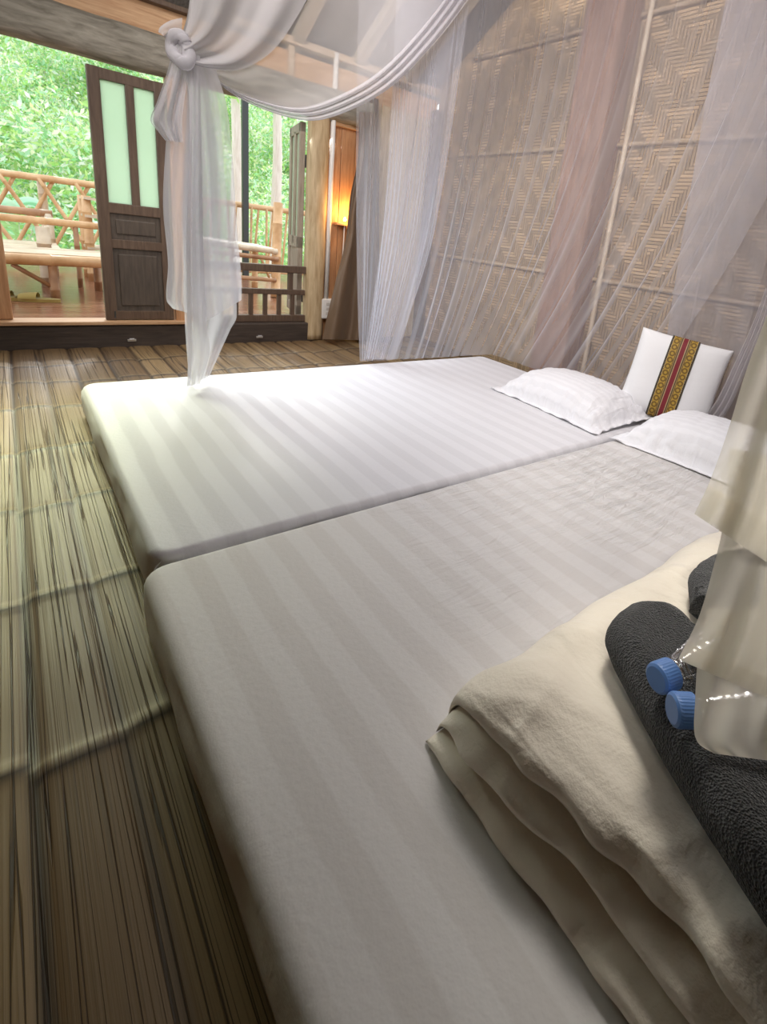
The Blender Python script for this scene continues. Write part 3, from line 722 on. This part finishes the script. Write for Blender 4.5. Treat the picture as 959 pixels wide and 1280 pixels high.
tail.grid(sheet([(238, 66), (236, 200), (233, 300), (234, 400), (235, 440), (234, 483)], [(250, 70), (252, 200), (254, 300), (258, 400), (262, 440), (250, 480)], 80, 40, pY(-.045), rp(5, .014, 4)))
# soften against the mattress
tail.v = [(x, y, max(z, MH+.012)) for x, y, z in tail.v]
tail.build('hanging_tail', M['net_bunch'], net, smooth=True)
# knot
kn = MB(); kc = at_y(226, 62, KY-.04)
th = np.linspace(0, 2*PI, 30)
for sc, tilt, r in ((.03, 1.25, .02), (.026, .8, .017)):
    ring = [kc+RT*(sc*math.cos(a)*math.cos(tilt)-.03*math.sin(a)*math.sin(tilt))+UP*(sc*math.cos(a)*math.sin(tilt)*1.2+.034*math.sin(a))+np.array((0, -.012*math.sin(2*a), 0)) for a in th]
    kn.tube(ring, [r*(1+.07*math.sin(5*a+tilt)) for a in th], 14)
kn.grid(sheet([(228, 22), (212, 26), (200, 34), (198, 40)], [(226, 60), (220, 66), (214, 58), (212, 50)], 20, 16, pY(-.02), rp(9, .008, 1)))
kn.build('knot', M['net_bunch'], net, smooth=True)
# gathered bundle rising from the knot
up = MB()
for lay, off, ph in ((0, -.05, .3), (1, .03, 2.0)):
    up.grid(sheet([(224, 50), (229, 38), (234, 20), (237, 0), (240, -40), (246, -110)], [(240, 80), (262, 86), (300, 87), (340, 64), (372, 20), (420, -70)], 60, 90, lambda x, y, u, v, r, off=off: at_y(x, y, KY+off+.10*v+r), lambda u, v, ph=ph: .05*math.sin(u*11+ph+1.2*math.sin(v*3))*(.3+.7*v)+.010*math.sin(u*27+ph+2*v)))
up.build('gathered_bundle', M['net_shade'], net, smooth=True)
# veil swag: hem sags under the bundle, ends high at the right
hem = [(250, 78), (283, 112), (330, 137), (390, 151), (440, 137), (490, 108), (540, 58), (585, 0), (622, -60)]
upp = [(245, 74), (270, 80), (300, 80), (330, 60), (360, 30), (385, 0), (400, -25), (420, -60), (430, -80)]
veil = MB()
veil.grid(sheet(upp, hem, 80, 60, lambda x, y, u, v, r: at_y(x, y, KY+.04+.16*v+r), lambda u, v: .012*math.sin(u*10+4*v)))
veil.build('swag', M['net_veil'], net, smooth=True)
hb = MB()
hem2 = [(x-8-8*k, y-10-6*k) for (x, y), k in zip(hem, (0, .5, 1, 1.2, 1.2, 1.2, 1.2, 1.2, 1.2))]
hb.grid(sheet(hem2, hem, 80, 22, lambda x, y, u, v, r: at_y(x, y, KY+.02+.16*v+r), lambda u, v: .012*math.sin(u*19+3*v)))
hb.build('swag_hem', M['net_bunch'], net, smooth=True)
# tied back drape close to the viewer on the right
nn = np.array((.956, .292, 0))
dr = MB(); dp = lambda d0: (lambda x, y, u, v, r: at_plane(x, y, nn, d0+r))
def rn(f, a, ph): return lambda u, v: a*(math.sin(u*f+ph+1.4*math.sin(v*3+ph))+.5*math.sin(u*f*2.1+v*4))
S1 = sheet([(1040, 100), (1000, 270), (962, 385), (934, 460), (908, 545), (886, 605), (869, 641)], [(1150, 100), (1150, 300), (1150, 400), (1140, 500), (1130, 600), (1120, 720), (1110, 800)], 70, 60, dp(.425), rn(17, .012, 0))
S2 = sheet([(912, 560), (905, 650), (893, 705), (874, 770), (849, 822)], [(1120, 600), (1120, 700), (1110, 800), (1105, 880), (1100, 930)], 60, 60, dp(.445), rn(15, .012, 2))
S3 = sheet([(884, 760), (872, 830), (869, 880), (868, 915), (874, 930), (893, 942)], [(1120, 760), (1110, 830), (1105, 880), (1090, 930), (1080, 950), (1070, 965)], 60, 60, dp(.465), rn(13, .010, 4))
for S in (S1, S2, S3): dr.grid(S)
dr.build('near_drape', M['net_warm'], net, smooth=True)['label'] = 'layered drape of the net, tinted cream for warm light'
hm_ = MB()
for S in (S1, S2): hm_.grid(S[-6:]-nn*.003)
hm_.build('drape_hem', M['net_warm'], net, smooth=True)

# ------------------------------------------------------------------ outdoors
DZ = .12
dk = MB()
for y in np.arange(YW+.08, 6.75, .16): dk.span((-3.0, y, DZ-.04), (5.5, y+.155, DZ), 0)
struct(dk, 'trim_40', M['deck'])
YR = 6.35
rl = empty('bamboo_railing', (1.2, YR, DZ), 'bamboo railing with diagonal lattice along the outer edge of the balcony', 'railing')
MB().bamboo((-2.5, YR, .925), (4.6, YR, .925), .032, .35).build('top_rail', M['bamboo'], rl, smooth=True)
MB().bamboo((-2.5, YR, .2), (4.6, YR, .2), .026, .35).build('bottom_rail', M['bamboo'], rl, smooth=True)
for x in np.arange(-1.9, 1.5, .27):
    MB().bamboo((x, YR-.02, .92), (x+.38, YR-.02, .2), .017, .3, 8).build('lattice_pole', M['bamboo'], rl, smooth=True)
    MB().bamboo((x+.38, YR+.02, .92), (x, YR+.02, .2), .017, .3, 8).build('lattice_pole', M['bamboo'], rl, smooth=True)
for k, x in enumerate(np.arange(1.72, 3.6, .085)):
    dx = random.uniform(-.07, .07); MB().bamboo((x, YR-.02*(k % 2), .92), (x+dx, YR-.02*(k % 2), .2), .013, .3, 8).build('baluster', M['bamboo'], rl, smooth=True)
for x in (-1.2, .28, 3.3): MB().bamboo((x, YR+.05, DZ), (x, YR+.05, .95), .035, .3).build('post', M['bamboo_p'], rl, smooth=True)
struct(MB().span((2.04-.03, 6.2, DZ), (2.04+.03, 6.26, 3.2), .004), 'trim_41', M['metal_dark'])

bn = empty('bamboo_bench', (.1, 4.7, DZ), 'bamboo bench with a thick front pole just outside the doorway', 'bench')
MB().bamboo((-.75, 4.43, .375), (.56, 4.43, .385), .036, .3, 14, .05).build('front_rail', M['bamboo'], bn, smooth=True)
MB().bamboo((-.75, 4.95, .375), (.56, 4.95, .385), .034, .3, 12).build('back_rail', M['bamboo'], bn, smooth=True)
st = MB()
for y in np.arange(4.48, 4.94, .045): st.bar((-.74, y, .41), (.54, y, .418), .04, .012)
st.build('slatted_seat', M['bamboo_p'], bn)
for x, y in ((.205, 4.44), (-.6, 4.44), (.50, 4.94), (-.6, 4.94)): MB().bamboo((x, y, DZ), (x, y, .37), .027, .2).build('leg', M['bamboo_d'], bn, smooth=True)
MB().bamboo((.0, 4.44, .345), (.19, 4.44, .21), .014, .2, 8).build('brace', M['bamboo_d'], bn, smooth=True)
ch = empty('bamboo_armchair', (.2, 5.3, DZ), 'bamboo armchair behind the bench with a thick upright post', 'chair')
MB().bamboo((-.45, 5.1, .605), (.62, 5.1, .600), .027, .3).build('arm_rail', M['bamboo'], ch, smooth=True)
MB().bamboo((-.45, 5.7, .64), (.30, 5.7, .64), .03, .3).build('back_rail', M['bamboo_d'], ch, smooth=True)
sb_ = MB()
for y in np.arange(5.16, 5.66, .055): sb_.bar((-.4, y, .40), (.3, y, .40), .045, .015)
sb_.build('slatted_seat', M['bamboo_p'], ch)
for x, y, z, r in ((.20, 5.1, .56, .045), (-.4, 5.1, .6, .04), (.27, 5.7, .64, .035), (-.4, 5.7, .64, .035)): MB().bamboo((x, y, DZ), (x, y, z), r, .25).build('leg', M['bamboo_p'], ch, smooth=True)
MB().bamboo((.40, 5.1, DZ), (.40, 5.1, .60), .018, .25).build('arm_post', M['bamboo_d'], ch, smooth=True)
st2 = empty('bamboo_shelf', (.62, 5.6, DZ), 'tall bamboo stand with pale slat shelves beside the closed door leaf', 'stand')
for x, y in ((.52, 5.5), (.95, 5.5), (.52, 5.8), (.95, 5.8)): MB().bamboo((x, y, DZ), (x, y, .82), .034, .25).build('leg', M['bamboo'], st2, smooth=True)
for z in (.4, .66, .8):
    sh = MB()
    for y in np.arange(5.47, 5.84, .06): sh.bar((.5, y, z), (1.0, y, z-.02), .05, .02)
    sh.build('shelf', M['bamboo_p'], st2)
c2 = empty('bamboo_chair', (1.75, 4.95, DZ), 'bamboo chair with a leaning back post seen through the second opening', 'chair')
MB().bamboo((1.84, 4.8, DZ), (1.915, 4.95, .96), .042, .3, 12).build('back_post', M['bamboo'], c2, smooth=True)
MB().bamboo((1.84, 5.35, DZ), (1.85, 5.36, .53), .03, .3, 12).build('back_post', M['bamboo'], c2, smooth=True)
for x in (1.2,):
    for y in (4.8, 5.35): MB().bamboo((x, y, DZ), (x, y, .58), .035, .3).build('leg', M['bamboo_p'], c2, smooth=True)
sl = MB()
for y in np.arange(4.82, 5.4, .09): sl.bamboo((1.15, y, .57), (1.86, y, .535), .026, .3, 8)
sl.build('slatted_seat', M['bamboo_p'], c2, smooth=True)
MB().bamboo((1.15, 4.79, .50), (1.86, 4.79, .47), .02, .3, 8).build('front_rail', M['bamboo_d'], c2, smooth=True)
MB().bamboo((1.15, 4.79, .30), (1.84, 4.79, .28), .02, .3, 8).build('stretcher', M['bamboo_d'], c2, smooth=True)
MB().bamboo((1.4, 4.79, .48), (1.3, 4.79, .3), .012, .3, 8).build('brace', M['bamboo'], c2, smooth=True); MB().bamboo((1.7, 4.79, .48), (1.78, 4.79, .3), .012, .3, 8).build('brace', M['bamboo'], c2, smooth=True)

def slipper(px, py, rz, lab):
    c = at_z(px, py, DZ+.01); r = empty('slipper', (c[0], c[1], DZ), lab, 'slipper', 'slippers on the balcony'); r.rotation_euler = (0, 0, rz)
    sole = [(.045*math.cos(a)*(1+.15*math.sin(a)), .12*math.sin(a)) for a in np.linspace(0, 2*PI, 28, endpoint=False)]
    mb = MB(); mb.add([(x, y, 0.001) for x, y in sole]+[(x, y, .022) for x, y in sole], [tuple(range(28))[::-1], tuple(range(28, 56))]+[(i, (i+1) % 28, 28+(i+1) % 28, 28+i) for i in range(28)])
    mb.build('sole', M['slipper'], r, world=False)
    P = np.zeros((10, 16, 3))
    for i in range(10):
        for j in range(16): a = PI*j/15; P[i, j] = (.05*math.cos(a), .0+.095*i/9, .02+.04*math.sin(a)*(1-.35*(i/9)**2))
    MB().grid(P).build('strap', M['slipper'], r, smooth=True, world=False)
slipper(15, 373, 1.3, 'olive yellow slipper under the bench, the one beside the pale board')
slipper(48, 375, 1.3, 'olive yellow slipper under the bench, the one beside the bench leg')

# hillside, trees, banana plants
hs = np.zeros((60, 40, 3))
for i in range(60):
    for j in range(40):
        x = -16+46*i/59; y = 8+22*j/39; hs[i, j] = (x, y, -2.2+.48*(y-8)+1.2*fbm(x, y, 0, .18))
struct(MB().grid(hs), 'hillside', M['hill'], smooth=True)
GREENS = np.array([(.45, .68, .25), (.62, .82, .34), (.84, .93, .58), (.38, .66, .36), (.95, .97, .88), (.55, .8, .58), (.9, .95, .7)])  # sun glare put into the leaf colours, bright up to near white
def crown(nl, R, seed, ls=.11):
    r = np.random.default_rng(seed); V = []; Fc = []; Cc = []
    cl = r.normal(0, 1, (26, 3)); cl /= np.linalg.norm(cl, axis=1)[:, None]; cl *= r.uniform(.3, .95, (26, 1))*np.array(R)
    for k in range(nl):
        c = cl[r.integers(26)]+r.normal(0, .23, 3)*np.array(R)*.8; q = np.linalg.norm(c/np.array(R)); c = c/max(1., q*1.02)
        a = r.normal(0, 1, 3); a /= np.linalg.norm(a); b = np.cross(a, r.normal(0, 1, 3)); b /= np.linalg.norm(b); s = ls*r.uniform(.6, 1.4)
        n = len(V); V += [c-a*s, c-b*s*.42, c+a*s, c+b*s*.42]; Fc.append((n, n+1, n+2, n+3))
        g = GREENS[r.integers(len(GREENS))]*r.uniform(.8, 1.3); Cc += [(*np.clip(g, 0, .95), 1)]*4
    return np.array(V), Fc, Cc
protos = []
for kind in range(3):
    root = empty('tree', (0, 0, 0)); V, Fc, Cc = crown(11000, ((1.05, 1.05, 1.5), (1.02, 1.02, 1.7), (1.07, 1.07, 1.35))[kind], 30+kind, (.042, .05, .04)[kind])
    c = link('crown', V, Fc, M['leaf'], root, False, Cc); c.location = (0, 0, 2.1)
    tr = MB().tube([(0, 0, -.4), (.03, 0, .8), (.0, .03, 1.7), (.05, 0, 2.6)], [.13, .1, .085, .05], 10).build('trunk', M['bark'], root, smooth=True, world=False)
    protos.append(root)
spots = []
for q, y in enumerate((9.3, 11.5, 13.7, 16.0, 18.3)):
    for x in np.arange(-1.4-.6*(q % 2), .46*y+1.9, 2.22): spots.append((x, y, -2.2+.48*(y-8)+.15-.1*q))
used = set()
for i, (x, y, z) in enumerate(spots):
    k = i % 3; o = protos[k] if k not in used else copy_tree(protos[k]); used.add(k)
    o.location = (x, y, z); o.rotation_euler = (0, 0, random.uniform(0, 6.28)); s = random.uniform(.93, 1.0); o.scale = (s, s, s)
    tag(o, 'leafy bright green tree on the sunlit slope beyond the balcony', 'tree', 'trees beyond the balcony')
for px in (345, 294):
    c = at_y(px, 200, 7.4); pt = empty('pale_tree', (c[0], 7.4, -1.5), 'slim pale barked tree just beyond the railing, '+('right of the dark veranda post' if px == 345 else 'left of the dark veranda post'), 'tree')
    MB().tube([(c[0]-.02, 7.4, -1.5), (c[0], 7.4, .6), (c[0]+.03, 7.42, 1.6), (c[0], 7.42, 3.0)], [.09, .075, .06, .04], 10).build('trunk', M['bark'], pt, smooth=True)
    V, Fc, Cc = crown(900, (.3, .3, .6), 60+px, .05); cr = link('crown', V, Fc, M['leaf'], pt, False, Cc); cr.location = (0, 0, 4.2)
def banana(x, y, z, seed, lab):
    r = random.Random(seed); root = empty('banana_plant', (x, y, z), lab, 'plant'); V = []; Fc = []; Cc = []
    MB().tube([(x, y, z), (x, y, z+1.0)], [.08, .05], 10).build('stem', M['bamboo_p'], root, smooth=True)
    for k in range(8):
        a = k*2.4+r.random(); L = r.uniform(.5, .64); n = len(V); N = 12
        for i in range(N):
            t = i/(N-1); rad = .1+L*t*.8; h = 1.0+L*(1.5*t-1.2*t*t); w = .13*math.sin(PI*min(1, t*.93+.05))
            for q in (-1, 0, 1): V.append((x+rad*math.cos(a)-q*w*math.sin(a), y+rad*math.sin(a)+q*w*math.cos(a), z+h-.05*abs(q))); Cc.append((.4, .72, .5, 1) if q else (.6, .82, .62, 1))
        for i in range(N-1):
            for q in range(2): Fc.append((n+i*3+q, n+i*3+q+1, n+i*3+q+4, n+i*3+q+3))
    V = np.array(V)-np.array((x, y, z)); link('leaves', V, Fc, M['banana'], root, True, Cc)
banana(-.2, 7.25, -.55, 1, 'banana plant with broad pale green leaves behind the left of the railing')
banana(1.0, 7.3, -.7, 2, 'banana plant with broad pale green leaves behind the railing by the door leaf')

# ------------------------------------------------------------------ light
w = bpy.data.worlds.new('world'); scene.world = w; w.use_nodes = True; wn = w.node_tree
bg = wn.nodes['Background'] if 'Background' in wn.nodes else wn.nodes.new('ShaderNodeBackground')
bg.inputs['Color'].default_value = (.90, .96, 1.0, 1); bg.inputs['Strength'].default_value = 1.9
sd = bpy.data.lights.new('sun', 'SUN'); sd.energy = 1.3; sd.angle = math.radians(6); sd.color = (1, .97, .9)
so_ = bpy.data.objects.new('sun', sd); col.objects.link(so_); so_.rotation_euler = Vector((-.30, -1, -.62)).to_track_quat('-Z', 'Y').to_euler(); so_.location = (3, 9, 7)
def area(name, loc_, target, sx, sy, e, c):
    l = bpy.data.lights.new(name, 'AREA'); l.shape = 'RECTANGLE'; l.size = sx; l.size_y = sy; l.energy = e; l.color = c
    o = bpy.data.objects.new(name, l); col.objects.link(o); o.location = loc_; o.rotation_euler = (Vector(target)-Vector(loc_)).to_track_quat('-Z', 'Y').to_euler(); return o
l_ = area('door_light', (.85, 3.42, 1.40), (1.0, 2.25, .1), 2.0, .18, 13, (.84, .93, 1)); l_.data.spread = math.radians(95)
l_ = area('leaf_light', (.02, 3.42, 1.30), (-.15, 2.1, 0),   .6, .2, 5.6, (.95, 1, .5)); l_.data.spread = math.radians(58)
l_ = area('threshold_fill', (.9, 3.15, 1.45), (.9, 3.15, 0), 1.6, .2, 5, (1, .97, .94)); l_.data.spread = math.radians(110)  # added lamp brightening the floor strip inside the sill, no fixture there
l_ = area('room_fill', (.35, .75, 2.75), (2.5, 2.6, 1.45), 1.3, 1.3, 40, (1, .93, .89)); l_.data.spread = math.radians(100)  # added fill for the right wall and upper net; no lamp hangs here
l_ = area('far_fill', (-1.0, 1.0, 1.9), (.5, 3.57, 1.55), 1.0, .6, 8, (1, .95, .9)); l_.data.spread = math.radians(90)  # unseen added lamp lifting the lintel and far boards
l_ = area('bed_fill', (1.4, .85, 2.05), (1.3, .85, 0), .9, .9, 6.0, (1, .96, .95)); l_.data.spread = math.radians(86)  # added overhead fill for the mattress tops
l_ = area('drape_fill', (-.35, -.45, 1.5), (.52, .16, .74), .3, .3, .55, (1, .95, .86)); l_.data.spread = math.radians(26)  # small added lamp brightening the near drape, no real source
l_ = area('quilt_fill', (1.0, .62, 1.5), (.74, .12, .28), .25, .25, .68, (1, .95, .84)); l_.data.spread = math.radians(40)  # unseen added lamp making a pool of light on the quilt
scene.view_settings.view_transform = 'Standard'; scene.view_settings.exposure = 0
scene.cycles.transparent_max_bounces = 24; scene.cycles.max_bounces = 8
scene.cycles.sample_clamp_indirect = 6
